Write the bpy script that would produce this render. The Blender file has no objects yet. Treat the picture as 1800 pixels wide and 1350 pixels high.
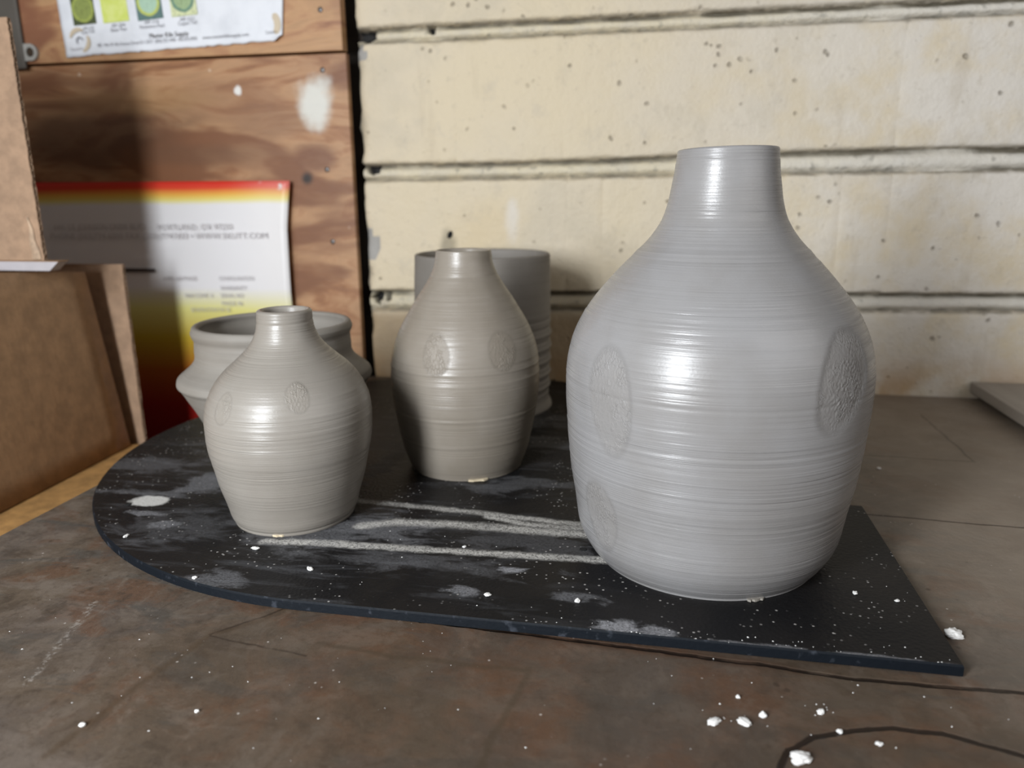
import bpy, bmesh, math, random
import numpy as np
from mathutils import Vector, Matrix, noise as mnoise

# ------------------------------------------------------------------ camera, light, exposure
SC = bpy.context.scene
COL = SC.collection
YAW, PITCH, ROLL, CAM_H, F = math.radians(10.73), math.radians(14.0), math.radians(0.5), 0.31, 1350.0

def camera_axes():
    Rz = Matrix.Rotation(YAW, 3, 'Z')
    fwd = Rz @ Vector((0, math.cos(PITCH), -math.sin(PITCH)))
    r0 = Rz @ Vector((1, 0, 0)); u0 = Rz @ Vector((0, math.sin(PITCH), math.cos(PITCH)))
    return r0 * math.cos(ROLL) - u0 * math.sin(ROLL), u0 * math.cos(ROLL) + r0 * math.sin(ROLL), fwd
R_, U_, F_ = camera_axes()
CAM = Vector((0, 0, CAM_H))
def ray(x, y): return F_ + R_ * ((x - 900) / F) - U_ * ((y - 675) / F)
def on_y(x, y, Y): d = ray(x, y); return CAM + d * (Y / d.y)          # measured pixel -> point of the plane y = Y
def on_z(x, y, z=0.0): d = ray(x, y); return CAM + d * ((z - CAM_H) / d.z)

cd = bpy.data.cameras.new('camera'); cam = bpy.data.objects.new('camera', cd); COL.objects.link(cam)
cd.sensor_width = 36; cd.lens = 27; cd.clip_start = 0.02
m = Matrix((R_, U_, -F_)).transposed().to_4x4(); m.translation = CAM; cam.matrix_world = m
cd.dof.use_dof = True; cd.dof.focus_distance = 0.61; cd.dof.aperture_fstop = 5.0
SC.camera = cam

SC.view_settings.view_transform = 'Standard'; SC.view_settings.look = 'None'
SC.view_settings.gamma = 1; SC.view_settings.use_curve_mapping = False
SC.view_settings.exposure = 0.0

w = bpy.data.worlds.new('room_light'); SC.world = w; w.use_nodes = True
bg = w.node_tree.nodes['Background']; bg.inputs[0].default_value = (1.0, 0.90, 0.78, 1); bg.inputs[1].default_value = 0.065

def area(name, loc, target, sx, sy, power, col):
    l = bpy.data.lights.new(name, 'AREA'); l.shape = 'RECTANGLE'; l.size = sx; l.size_y = sy; l.energy = power; l.color = col
    o = bpy.data.objects.new(name, l); COL.objects.link(o); o.location = loc
    o.rotation_euler = (Vector(target) - Vector(loc)).to_track_quat('-Z', 'Y').to_euler()
    return o
area('window_light_left', (-0.58, -0.48, 0.52), (-0.15, 0.9, 0.2), 0.20, 0.60, 23.5, (0.92, 0.96, 1.0))
area('fill_light_far', (-1.15, -1.25, 0.95), (-0.1, 0.9, 0.2), 1.4, 1.2, 17, (0.95, 0.97, 1.0))  # unseen broad fill, added to soften the shadows between the pots
area('fill_light_right', (1.30, -0.10, 0.95), (0.45, 1.1, 0.05), 1.5, 1.1, 6.0, (1.0, 0.965, 0.94))  # unseen fill, added to lift the wall and worktop at right

# ------------------------------------------------------------------ helpers
def link_mesh(name, verts, faces, mat=None, parent=None, smooth=False):
    me = bpy.data.meshes.new(name); me.from_pydata([tuple(v) for v in verts], [], faces); me.update()
    o = bpy.data.objects.new(name, me); COL.objects.link(o)
    if mat: me.materials.append(mat)
    if smooth: me.polygons.foreach_set('use_smooth', [True] * len(me.polygons))
    if parent: o.parent = parent
    return o
def from_bm(name, bm, mat=None, parent=None, smooth=False):
    me = bpy.data.meshes.new(name); bm.normal_update(); bm.to_mesh(me); bm.free()
    o = bpy.data.objects.new(name, me); COL.objects.link(o)
    if mat: me.materials.append(mat)
    if smooth: me.polygons.foreach_set('use_smooth', [True] * len(me.polygons))
    if parent: o.parent = parent
    return o
def empty(name, loc=(0, 0, 0)):
    o = bpy.data.objects.new(name, None); COL.objects.link(o); o.location = loc; o.empty_display_size = .02; return o
def tag(o, label, cat, group=None):
    o['label'] = label; o['category'] = cat
    if group: o['group'] = group
    return o
def struct(o): o['kind'] = 'structure'; return o
def box_bm(x0, x1, y0, y1, z0, z1, bev=0.0, seg=2, bm=None):
    bm = bm or bmesh.new()
    r = bmesh.ops.create_cube(bm, size=1)
    for v in r['verts']:
        v.co = Vector((x0 + (v.co.x + .5) * (x1 - x0), y0 + (v.co.y + .5) * (y1 - y0), z0 + (v.co.z + .5) * (z1 - z0)))
    if bev:
        es = list({e for v in r['verts'] for e in v.link_edges})
        bmesh.ops.bevel(bm, geom=es, offset=bev, segments=seg, affect='EDGES', profile=.6)
    return bm
def grid_faces(nu, nv, wrap=False, base=0):
    f = []
    for j in range(nv - 1):
        for i in range(nu if wrap else nu - 1):
            a = base + j * nu + i; b = base + j * nu + (i + 1) % nu
            f.append((a, b, b + nu, a + nu))
    return f
def vnoise(x, y, z=0.0, s=1.0, o=3):
    return mnoise.fractal(Vector((x * s, y * s, z * s)), 1.0, 2.0, o)
def attr(o, name, vals):
    a = o.data.attributes.new(name, 'FLOAT', 'POINT'); a.data.foreach_set('value', np.asarray(vals, dtype=np.float32))

# ------------------------------------------------------------------ material kit
class Kit:
    def __init__(s, name):
        s.m = bpy.data.materials.new(name); s.m.use_nodes = True; s.t = s.m.node_tree; s.n = s.t.nodes
        s.b = s.n['Principled BSDF']; s.co = s.n.new('ShaderNodeTexCoord').outputs['Object']
    def lk(s, a, b): s.t.links.new(a, b)
    def put(s, sock, v):
        if isinstance(v, bpy.types.NodeSocket): s.lk(v, sock)
        elif isinstance(v, (tuple, list)) and sock.type == 'RGBA': sock.default_value = (*v[:3], 1)
        else: sock.default_value = v
    def math(s, op, a, b=0.0, clamp=False):
        n = s.n.new('ShaderNodeMath'); n.operation = op; n.use_clamp = clamp; s.put(n.inputs[0], a); s.put(n.inputs[1], b); return n.outputs[0]
    def vec(s, op, a, b):
        n = s.n.new('ShaderNodeVectorMath'); n.operation = op; s.put(n.inputs[0], a); s.put(n.inputs[1], b); return n.outputs['Value' if op in ('LENGTH', 'DISTANCE', 'DOT_PRODUCT') else 'Vector']
    def scale(s, v, sc): return s.vec('MULTIPLY', v, sc)
    def noise(s, v, sc=5, det=4, rough=.55, dist=0.0, col=False):
        n = s.n.new('ShaderNodeTexNoise'); s.put(n.inputs['Vector'], v); n.inputs['Scale'].default_value = sc; n.inputs['Detail'].default_value = det
        n.inputs['Roughness'].default_value = rough; n.inputs['Distortion'].default_value = dist; return n.outputs['Color' if col else 'Fac']
    def voro(s, v, sc=5, feat='F1', rand=1.0):
        n = s.n.new('ShaderNodeTexVoronoi'); n.feature = feat; s.put(n.inputs['Vector'], v); n.inputs['Scale'].default_value = sc; n.inputs['Randomness'].default_value = rand; return n.outputs['Distance']
    def ramp(s, f, stops, interp='LINEAR'):
        n = s.n.new('ShaderNodeValToRGB'); s.put(n.inputs[0], f); e = n.color_ramp.elements; n.color_ramp.interpolation = interp
        while len(e) < len(stops): e.new(.5)
        for k, (p, c) in enumerate(stops):
            e[k].position = p; e[k].color = (c, c, c, 1) if isinstance(c, (int, float)) else (*c, 1)
        return n.outputs[0]
    def step(s, f, a, b):
        n = s.n.new('ShaderNodeMapRange'); n.interpolation_type = 'SMOOTHSTEP'; s.put(n.inputs[0], f); n.inputs[1].default_value = a; n.inputs[2].default_value = b; return n.outputs[0]
    def lin(s, f, a, b, c=0.0, d=1.0):
        n = s.n.new('ShaderNodeMapRange'); s.put(n.inputs[0], f)
        for i, v in enumerate((a, b, c, d)): n.inputs[i + 1].default_value = v
        return n.outputs[0]
    def mix(s, f, a, b, mode='MIX'):
        n = s.n.new('ShaderNodeMix'); n.data_type = 'RGBA'; n.blend_type = mode; s.put(n.inputs[0], f); s.put(n.inputs[6], a); s.put(n.inputs[7], b); return n.outputs[2]
    def att(s, name): n = s.n.new('ShaderNodeAttribute'); n.attribute_name = name; return n.outputs['Fac']
    def sep(s, v): n = s.n.new('ShaderNodeSeparateXYZ'); s.put(n.inputs[0], v); return n.outputs
    def bump(s, h, dist=.001, st=1.0, prev=None):
        n = s.n.new('ShaderNodeBump'); n.inputs['Distance'].default_value = dist; n.inputs['Strength'].default_value = st; s.put(n.inputs['Height'], h)
        if prev is not None: s.lk(prev, n.inputs['Normal'])
        return n.outputs[0]
    def seg(s, v, a, b, wd, soft):            # soft line mark between two points of the surface
        n = s.n.new('ShaderNodeVectorMath'); n.operation = 'SUBTRACT'; s.put(n.inputs[0], v); n.inputs[1].default_value = a
        ab = Vector(b) - Vector(a); L2 = ab.length_squared
        t = s.math('DIVIDE', s.vec('DOT_PRODUCT', n.outputs[0], tuple(ab)), L2, clamp=True)
        c = s.n.new('ShaderNodeVectorMath'); c.operation = 'SCALE'; c.inputs[0].default_value = tuple(ab); s.lk(t, c.inputs['Scale'])
        d = s.vec('DISTANCE', n.outputs[0], c.outputs[0]); return s.step(d, wd + soft, wd)
    def line(s, v, pts, wd, soft):
        out = None
        for a, b in zip(pts, pts[1:]):
            k = s.seg(v, a, b, wd, soft); out = k if out is None else s.math('MAXIMUM', out, k)
        return out
    def blob(s, v, c, r, soft=.5, warp=None, amt=.5):   # soft oval mark
        d = s.vec('LENGTH', s.vec('MULTIPLY', s.vec('SUBTRACT', v, c), tuple(1 / q if q else 0 for q in r)), (0, 0, 0))
        if warp is not None: d = s.math('ADD', d, s.math('MULTIPLY', s.math('SUBTRACT', warp, .5), amt * 2))
        return s.step(d, 1 + soft, 1 - soft)
    def done(s, col=None, rough=.5, nrm=None, **kw):
        if col is not None: s.put(s.b.inputs['Base Color'], col)
        s.put(s.b.inputs['Roughness'], rough)
        if nrm is not None: s.lk(nrm, s.b.inputs['Normal'])
        for k, v in kw.items(): s.put(s.b.inputs[k], v)
        return s.m
def plain(name, col, rough=.6, **kw):
    k = Kit(name); f = k.noise(k.co, 60, 3)
    return k.done(k.mix(f, tuple(c * .88 for c in col), tuple(min(1, c * 1.1) for c in col)), rough, **kw)

# --- painted concrete block
def mat_block():
    k = Kit('painted_concrete_block'); p = k.co
    n1 = k.noise(p, 3.5, 5, .6); n2 = k.noise(p, 14, 5, .6); n3 = k.noise(p, 55, 4, .65)
    c = k.mix(k.step(n1, .35, .68), (.67, .57, .40), (.645, .56, .425))
    x = k.sep(p)[0]; z = k.sep(p)[2]
    pale = k.math('MULTIPLY', k.step(x, -.15, .50), k.step(n2, .25, .6))
    c = k.mix(k.math('MULTIPLY', pale, .75), c, (.73, .70, .66))                      # paler and less yellow to the right
    c = k.mix(k.math('MULTIPLY', k.step(n3, .60, .74), .30), c, (.42, .36, .27))       # dirty mottling
    sm_ = k.noise(p, 7, 6, .68, .5)
    c = k.mix(k.math('MULTIPLY', k.step(sm_, .50, .68), .38), c, (.50, .44, .33))
    c = k.mix(k.math('MULTIPLY', k.step(k.noise(k.scale(p, (26, 1, 5)), 1, 4, .6), .58, .72), .22), c, (.44, .36, .25))
    c = k.mix(k.math('MULTIPLY', k.step(k.noise(p, 24, 4, .7), .56, .70), .25), c, (.47, .42, .34))
    pits = k.voro(k.vec('ADD', p, k.scale(k.noise(p, 40, 2, col=True), (.012, .012, .012))), 48)
    keep = k.step(k.noise(p, 21, 2), .50, .60)
    pm = k.math('MULTIPLY', k.step(pits, .20, .08), keep)
    c = k.mix(k.math('MULTIPLY', pm, .55), c, (.20, .165, .12))
    speck = k.math('MULTIPLY', k.step(k.voro(p, 130), .22, .1), k.step(k.noise(p, 33, 2), .55, .68))
    c = k.mix(k.math('MULTIPLY', speck, .4), c, (.22, .19, .15))
    # rust-brown damp stain near the worktop, mostly where the paint has worn
    low = k.math('MULTIPLY', k.step(z, .085, .0), k.step(k.noise(p, 11, 4), .38, .62))
    c = k.mix(k.math('MULTIPLY', low, .75), c, (.46, .28, .12))
    brown = k.math('MULTIPLY', k.step(x, .0, -.12), k.step(z, .13, .10))  # brown stain tone painted in for the shade behind the pots
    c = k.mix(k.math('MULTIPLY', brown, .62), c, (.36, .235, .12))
    wh = k.blob(p, (-.233, 1.242, .268), (.010, .05, .028), .6, n3, .5)
    c = k.mix(k.math('MULTIPLY', wh, .55), c, (.74, .73, .72))
    st = k.blob(p, (-.340, 1.242, .225), (.013, .05, .025), .5, n3, .4)
    c = k.mix(k.math('MULTIPLY', st, .7), c, (.22, .19, .13))
    ye = k.blob(p, (-.275, 1.242, .245), (.05, .05, .045), .7, n2, .5)
    c = k.mix(k.math('MULTIPLY', ye, .3), c, (.62, .47, .24))
    e = k.att('worn')
    c = k.mix(k.math('MULTIPLY', k.step(e, .3, 1.0), k.step(n3, .3, .6)), c, (.30, .265, .21))
    c = k.mix(k.step(k.att('chip'), .3, .6), c, (.36, .345, .32))
    h = k.math('ADD', k.math('MULTIPLY', n3, .6), k.math('MULTIPLY', n2, .7))
    h = k.math('SUBTRACT', h, k.math('MULTIPLY', pm, .8))
    h = k.math('ADD', h, k.math('MULTIPLY', k.noise(p, 210, 3), .28))
    return k.done(c, .62, k.bump(h, .0045, .75))
def mat_mortar():
    k = Kit('painted_mortar'); p = k.co
    n = k.noise(p, 30, 5, .65); e = k.att('deep')
    c = k.mix(k.step(n, .35, .7), (.70, .62, .45), (.62, .56, .44))
    c = k.mix(k.math('MULTIPLY', k.step(k.sep(p)[0], -.1, .45), .7), c, (.72, .70, .66))
    c = k.mix(k.step(e, .35, .95), c, (.16, .14, .10))
    c = k.mix(k.step(e, 1.3, 1.8), c, (.012, .011, .010))
    c = k.mix(k.math('MULTIPLY', k.step(k.noise(p, 70, 3), .58, .72), .5), c, (.20, .19, .16))
    return k.done(c, .75, k.bump(k.noise(p, 150, 4), .003, .8))
def mat_ply(name, seed, light, dark, rust):
    k = Kit(name); p = k.vec('ADD', k.co, (seed, 0, seed * .7))
    wv = k.noise(k.scale(p, (2.2, 1, 5.0)), 1.6, 3, .5, .9)
    g = k.noise(k.scale(p, (1.3, 1, 5.5)), 3.0, 5, .6, 2.0)
    fine = k.noise(k.scale(p, (6, 20, 130)), 4, 4, .6, .3)
    c = k.ramp(g, [(.30, dark), (.42, rust), (.52, light), (.62, tuple(q * .85 for q in light)), (.72, rust)])
    c = k.mix(k.step(wv, .50, .64), c, dark)
    c = k.mix(k.math('MULTIPLY', fine, .35), c, tuple(q * .7 for q in rust))
    q = k.co
    if seed < 2:
        for (cx, cz, rx, rz, col, am) in [(-.93, .405, .16, .045, (.10, .045, .022), .75), (-.80, .375, .20, .022, (.15, .07, .035), .6), (-.63, .422, .065, .022, (.24, .12, .06), .6), (-.70, .46, .08, .03, (.26, .13, .065), .45),
                                     (-.560, .366, .036, .022, (.17, .065, .03), .8), (-.572, .335, .012, .012, (.012, .009, .007), .95), (-.90, .465, .13, .02, (.36, .21, .09), .5)]:
            c = k.mix(k.math('MULTIPLY', k.blob(q, (cx, 1.22, cz), (rx, 1, rz), .45, wv, .9), am), c, col)
        n4 = k.noise(q, 60, 3)
        c = k.mix(k.math('MULTIPLY', k.blob(q, (-.548, 1.22, .453), (.027, 1, .033), .45, k.noise(q, 18, 3), .9), .92), c, (.70, .70, .64))
        c = k.mix(k.blob(q, (-.682, 1.22, .475), (.0055, 1, .0065), .4, n4, .9), c, (.78, .76, .72))
        sp = k.math('MULTIPLY', k.step(k.voro(q, 22), .075, .05), k.step(k.noise(q, 9, 2), .5, .55))
        c = k.mix(k.math('MULTIPLY', sp, .6), c, (.7, .55, .42))
    return k.done(c, .48, k.bump(k.math('ADD', fine, k.math('MULTIPLY', g, .6)), .0012, .5))
def mat_table():
    k = Kit('mottled_slate_worktop'); p = k.co
    wp = k.vec('ADD', p, k.scale(k.vec('SUBTRACT', k.noise(p, 30, 3, col=True), (.5, .5, .5)), (.007, .007, 0)))
    n1 = k.noise(p, 4.2, 6, .62, .6); n2 = k.noise(p, 13, 6, .65, .4); n3 = k.noise(p, 60, 5, .7); n4 = k.noise(k.scale(p, (3.0, 9, 1)), 3.2, 5, .6, .8)
    c = k.ramp(n1, [(.32, (.070, .056, .042)), (.45, (.118, .093, .070)), (.54, (.098, .083, .072)), (.68, (.155, .120, .090))])
    c = k.mix(k.math('MULTIPLY', k.step(n2, .50, .62), .62), c, (.115, .056, .030))
    c = k.mix(k.math('MULTIPLY', k.step(n4, .52, .62), .65), c, (.070, .072, .068))
    c = k.mix(k.math('MULTIPLY', k.step(n4, .45, .33), .5), c, (.160, .135, .115))
    c = k.mix(k.math('MULTIPLY', k.step(n3, .55, .70), .5), c, (.045, .034, .024))
    n5 = k.noise(p, 150, 5, .75); n6 = k.noise(wp, 28, 6, .7, .5)
    c = k.mix(k.math('MULTIPLY', k.step(n6, .50, .62), .55), c, (.175, .148, .122))
    c = k.mix(k.math('MULTIPLY', k.step(n6, .47, .36), .55), c, (.048, .038, .030))
    c = k.mix(k.math('MULTIPLY', k.step(n5, .52, .66), .4), c, (.045, .034, .026))
    c = k.mix(k.math('MULTIPLY', k.step(n5, .45, .34), .25), c, (.20, .17, .145))
    # rustier, dirtier zone in front of the board, darkened too for the dim foreground
    x, y, _ = k.sep(p)
    fr = k.math('MULTIPLY', k.blob(p, (-.02, .41, 0), (.32, .11, 1), .6, n2, .6), .62)
    c = k.mix(fr, c, k.mix(k.step(n2, .4, .6), (.062, .042, .027), (.098, .052, .028)))
    c = k.mix(k.math('MULTIPLY', k.step(x, .14, .34), k.lin(y, .40, .60, .35, .85)), c, k.mix(n6, (.20, .165, .132), (.32, .27, .22)))  # colour lightened at right to make up for weak light there
    sp = k.math('MULTIPLY', k.step(k.voro(p, 150), .16, .09), k.step(k.noise(p, 25, 2), .60, .66))
    c = k.mix(k.math('MULTIPLY', sp, .75), c, (.48, .45, .42))
    dk = k.math('MULTIPLY', k.step(k.voro(wp, 60), .17, .08), k.step(k.noise(p, 12, 2), .56, .64))
    c = k.mix(k.math('MULTIPLY', dk, .6), c, (.035, .024, .016))
    z = 0.0
    P = lambda L: [(a, b, z) for a, b in L]
    brk = k.step(k.noise(p, 45, 3), .36, .52)
    ringm = k.line(wp, P([(.0689, .355), (.0779, .3815), (.0847, .3963), (.0996, .4109), (.1238, .4211), (.1473, .4268), (.1752, .4267), (.2129, .4153), (.236, .405)]), .0011, .0014)
    seam = k.line(wp, P([(-.1644, .4925), (-.0527, .4868), (.0647, .4790), (.136, .4735), (.2383, .4755), (.42, .476)]), .0008, .0019)
    sm2 = k.line(wp, P([(.205, .7535), (.3476, .7445), (.60, .735)]), .0005, .0018)
    faint = k.line(wp, P([(-.2676, .4988), (-.285, .470), (-.3099, .4487), (-.3224, .3888), (-.333, .3178)]), .0004, .005)
    cen = k.line(wp, P([(-.2275, .4519), (-.1658, .4451), (-.0744, .4447), (-.0843, .3809), (-.0864, .3524)]), .0003, .004)
    crk = k.line(wp, P([(-.2676, .4990), (-.283, .478), (-.3099, .4487)]), .0002, .0016)
    crk2 = k.line(wp, P([(-.3086, .4467), (-.2562, .4398), (-.23, .436)]), .0003, .0012)
    tri = k.math('MAXIMUM', k.line(wp, P([(.374, 1.1293), (.372, .935)]), .0004, .0022), k.line(wp, P([(.22, .939), (.3736, .9333)]), .0004, .0022))
    dark = (.014, .008, .005)
    c = k.mix(k.math('MULTIPLY', ringm, .92), c, dark)
    halo = k.line(wp, P([(-.10, .4895), (-.0527, .4868), (.0647, .4790), (.10, .4765)]), .0010, .0075)
    c = k.mix(k.math('MULTIPLY', k.math('MULTIPLY', halo, k.lin(n6, .35, .6, .3, 1)), .75), c, (.05, .022, .010))
    c = k.mix(k.math('MULTIPLY', k.math('MULTIPLY', seam, k.lin(brk, 0, 1, .45, 1)), .9), c, dark)
    c = k.mix(k.math('MULTIPLY', sm2, .6), c, dark)
    c = k.mix(k.math('MULTIPLY', faint, .45), c, (.06, .038, .02))
    c = k.mix(k.math('MULTIPLY', cen, .5), c, (.055, .04, .025))
    c = k.mix(k.math('MULTIPLY', k.math('MULTIPLY', k.math('MAXIMUM', crk, crk2), brk), .55), c, dark)
    c = k.mix(k.math('MULTIPLY', tri, .5), c, (.04, .03, .022))
    wl = k.math('MULTIPLY', k.line(wp, P([(-.4254, .4733), (-.3966, .3759)]), .001, .004), k.step(k.noise(p, 260, 4, .7), .48, .6))
    c = k.mix(k.math('MULTIPLY', wl, .40), c, (.42, .40, .37))
    c = k.mix(1.0, c, (1.0, .975, .95), 'MULTIPLY')
    h = k.math('SUBTRACT', k.math('ADD', k.math('MULTIPLY', n3, .5), n2), k.math('MULTIPLY', k.math('MAXIMUM', ringm, k.math('MAXIMUM', seam, sm2)), 1.2))
    return k.done(c, k.lin(n2, .3, .7, .40, .60), k.bump(h, .0014, .7), **{'Specular IOR Level': .30})
def mat_board():
    k = Kit('black_board_with_clay_dust'); p = k.co
    n1 = k.noise(p, 9, 5, .6, .5); n3 = k.noise(p, 620, 4, .75); n2 = k.noise(k.scale(p, (26, 52, 1)), 1, 5, .68, .6)
    stre = k.noise(k.scale(p, (3, 16, 1)), 4, 5, .62, .6)
    wp = k.vec('ADD', p, k.scale(k.vec('SUBTRACT', k.noise(p, 70, 4, col=True), (.5, .5, .5)), (.012, .008, 0)))
    Z = .009
    P = lambda L: [(a, b, Z) for a, b in L]
    gr = k.step(n3, .30, .58)
    l1 = k.math('MULTIPLY', k.line(wp, P([(-.2864, .6835), (-.1862, .6765), (-.0611, .6627), (-.02, .66)]), .0016, .006), k.lin(k.sep(p)[0], -.29, -.12, .6, 1))
    l2 = k.math('MAXIMUM', k.line(wp, P([(-.262, .6271), (-.235, .640), (-.1774, .6439), (-.0591, .6428), (-.01, .642)]), .0022, .009), k.line(wp, P([(-.15, .667), (-.11, .655), (-.05, .655)]), .0012, .007))
    l3 = k.line(wp, P([(-.335, .581), (-.2876, .5862), (-.1633, .5903), (-.0418, .5948), (-.01, .5955)]), .0022, .006)
    dust = k.math('MULTIPLY', k.math('MULTIPLY', k.math('MAXIMUM', l1, k.math('MAXIMUM', l2, l3)), gr), k.lin(n2, .30, .52, .55, 1))
    haze = None
    def add(o, kk): return kk if o is None else k.math('MAXIMUM', o, kk)
    for (cx, cy, rx, ry, am) in [(-.464, .702, .024, .028, .42), (-.57, .745, .06, .022, .22), (-.52, .665, .05, .008, .30), (-.30, .60, .06, .035, .25), (-.25, .625, .045, .025, .35), (-.20, .565, .08, .014, .18),
                                 (-.159, .739, .028, .016, .22), (-.336, .86, .04, .03, .16), (-.1063, .897, .05, .02, .2), (-.36, .80, .02, .07, .14), (.008, .494, .013, .006, .6), (-.017, .496, .014, .008, .8),
                                 (-.108, .566, .012, .005, .8), (-.12, .760, .05, .012, .2), (-.43, .60, .05, .03, .14), (-.34, .51, .02, .012, .3), (-.45, .60, .012, .012, .45), (-.10, .62, .06, .02, .16),
                                 (-.48, .62, .02, .005, .5), (-.30, .79, .012, .05, .2), (-.20, .99, .12, .03, .18), (-.14, .525, .012, .006, .5), (-.40, .92, .08, .05, .16), (.11, .60, .014, .006, .5), (.07, .487, .03, .003, .5), (.15, .487, .03, .002, .5), (-.215, .77, .03, .004, .7), (-.05, .53, .02, .006, .3)]:
        haze = add(haze, k.math('MULTIPLY', k.blob(p, (cx, cy, Z), (rx, ry, 1), .45, n2, 2.3), am))
    haze = k.math('MULTIPLY', k.math('MULTIPLY', haze, 1.15), k.lin(gr, 0, 1, .3, 1))
    sm = k.math('MULTIPLY', k.math('MULTIPLY', k.step(stre, .50, .72), k.step(k.sep(p)[0], .02, -.20)), .55)
    fl = k.math('MULTIPLY', k.math('MULTIPLY', k.step(k.voro(p, 170), .20, .12), k.step(k.noise(p, 17, 3), .48, .62)), .8)
    c = k.mix(k.step(n1, .35, .65), (.0075, .0075, .0085), (.014, .0125, .012))
    c = k.mix(k.math('MULTIPLY', sm, .5), c, (.16, .165, .18))
    c = k.mix(haze, c, (.30, .30, .315))
    c = k.mix(k.math('MULTIPLY', dust, .9), c, (.62, .60, .56))
    c = k.mix(fl, c, (.45, .43, .41))
    pl = k.blob(wp, (-.499, .648, Z), (.020, .0135, 1), .16, n2, .35)
    c = k.mix(k.math('MULTIPLY', pl, .95), c, (.62, .61, .58))
    all_ = k.math('MAXIMUM', dust, k.math('MAXIMUM', haze, fl))
    h = k.math('ADD', k.math('MULTIPLY', k.voro(p, 320), .7), k.math('MULTIPLY', all_, .8))
    return k.done(c, k.lin(all_, 0, .6, .46, .85), k.bump(h, .0009, .45), **{'Specular IOR Level': .14})
def mat_edge():
    k = Kit('navy_board_edge'); p = k.co
    c = k.mix(k.step(k.noise(p, 80, 3), .58, .7), (.0022, .0045, .008), (.03, .035, .045))
    return k.done(c, .6, k.bump(k.noise(p, 200, 3), .0006, .5), **{'Specular IOR Level': .25})
def mat_clay(name, base, warm, rough=.40, ring=1.0):
    k = Kit(name); p = k.co
    st = k.att('stamp')
    r1 = k.noise(k.scale(p, (4, 4, 420)), 1, 3, .55); r2 = k.noise(k.scale(p, (10, 10, 1100)), 1, 2, .5); r3 = k.noise(k.scale(p, (5, 5, 120)), 1, 3, .5)
    blot = k.noise(p, 12, 4)
    c = k.mix(k.step(blot, .35, .68), base, warm)
    c = k.mix(k.math('MULTIPLY', k.step(r1, .57, .72), .20), c, tuple(q * .66 for q in base))
    c = k.mix(k.math('MULTIPLY', k.step(r2, .57, .72), .14), c, tuple(min(1, q * 1.3) for q in base))
    c = k.mix(k.math('MULTIPLY', st, .45), c, tuple(q * .90 * t for q, t in zip(warm, (1.02, 1.0, .97))))
    rim = k.math('MULTIPLY', k.math('MULTIPLY', st, k.math('SUBTRACT', 1.0, st)), 4.0)
    c = k.mix(k.math('MULTIPLY', rim, .20), c, tuple(q * .5 for q in warm))
    smooth = k.math('SUBTRACT', 1.0, st)
    h = k.math('ADD', k.math('MULTIPLY', r1, .55), k.math('MULTIPLY', r2, .28)); h = k.math('ADD', h, k.math('MULTIPLY', r3, .5))
    h = k.math('MULTIPLY', k.math('MULTIPLY', k.math('SUBTRACT', h, .665), smooth), ring)
    h = k.math('MULTIPLY', h, k.lin(k.noise(k.scale(p, (7, 7, 55)), 1, 3, .6), .38, .64, .25, 1.25))
    wv = k.vec('ADD', p, k.scale(k.vec('SUBTRACT', k.noise(p, 160, 3, col=True), (.5, .5, .5)), (.006, .006, .006)))
    ck = k.step(k.voro(k.scale(wv, (1, 1, .55)), 330, 'DISTANCE_TO_EDGE'), .0, .14)
    cm = k.math('MULTIPLY', st, k.step(k.noise(p, 75, 2), .42, .58))
    h = k.math('ADD', h, k.math('MULTIPLY', k.math('MULTIPLY', ck, cm), .22))
    grain = k.noise(p, 700, 3, .7)
    h = k.math('ADD', h, k.math('MULTIPLY', grain, .07))
    h = k.math('ADD', h, k.math('MULTIPLY', k.math('MULTIPLY', k.noise(p, 420, 3, .7), st), .30))
    return k.done(c, k.lin(k.math('ADD', r1, k.math('MULTIPLY', st, .6)), .35, 1.0, rough, rough + .26), k.bump(h, .0015, .8), **{'Specular IOR Level': .6})
def mat_card(name, col, mott=.2):
    k = Kit(name); p = k.co
    f = k.noise(p, 45, 5, .7); s = k.noise(k.scale(p, (180, 180, 30)), 1, 3)
    b = k.noise(p, 6, 3)
    c = k.mix(k.step(f, .3, .7), tuple(q * (1 - mott) for q in col), tuple(q * (1 + mott * .6) for q in col))
    c = k.mix(k.math('MULTIPLY', k.step(b, .5, .7), .25), c, tuple(q * .7 for q in col))
    return k.done(c, .8, k.bump(k.math('ADD', s, f), .0006, .5))
def mat_sign():
    k = Kit('printed_sign_sheet'); p = k.co; z = k.sep(p)[2]
    zz = k.math('ADD', z, k.math('MULTIPLY', k.math('SUBTRACT', k.noise(p, 6, 2), .5), .006))
    f = k.lin(zz, -.20, .34, 0, 1)
    q = lambda v: (v + .20) / .54
    W1 = (.80, .79, .80)
    c = k.ramp(f, [(q(-.20), (.20, .003, .002)), (q(-.06), (.27, .007, .004)), (q(.005), (.36, .095, .010)), (q(.065), (.50, .35, .03)), (q(.118), (.74, .70, .25)), (q(.155), W1), (q(.294), W1), (q(.302), (.80, .70, .22)), (q(.310), (.82, .47, .08)), (q(.322), (.70, .05, .02)), (q(.34), (.66, .022, .022))])  # printed bands; the lowest reds are darkened for the shade down there
    yell = k.step(k.sep(p)[0], -.72, -.60)
    c = k.mix(k.math('MULTIPLY', yell, .35), c, k.mix(.5, c, (.78, .73, .64)))              # age yellowing to the right
    c = k.mix(k.math('MULTIPLY', k.math('MULTIPLY', k.step(k.noise(p, 70, 3), .62, .7), k.step(z, .30, .325)), k.step(k.sep(p)[0], -.70, -.62)), c, (.72, .66, .62))
    return k.done(c, .42, k.bump(k.noise(p, 25, 2), .002, .3))
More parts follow.
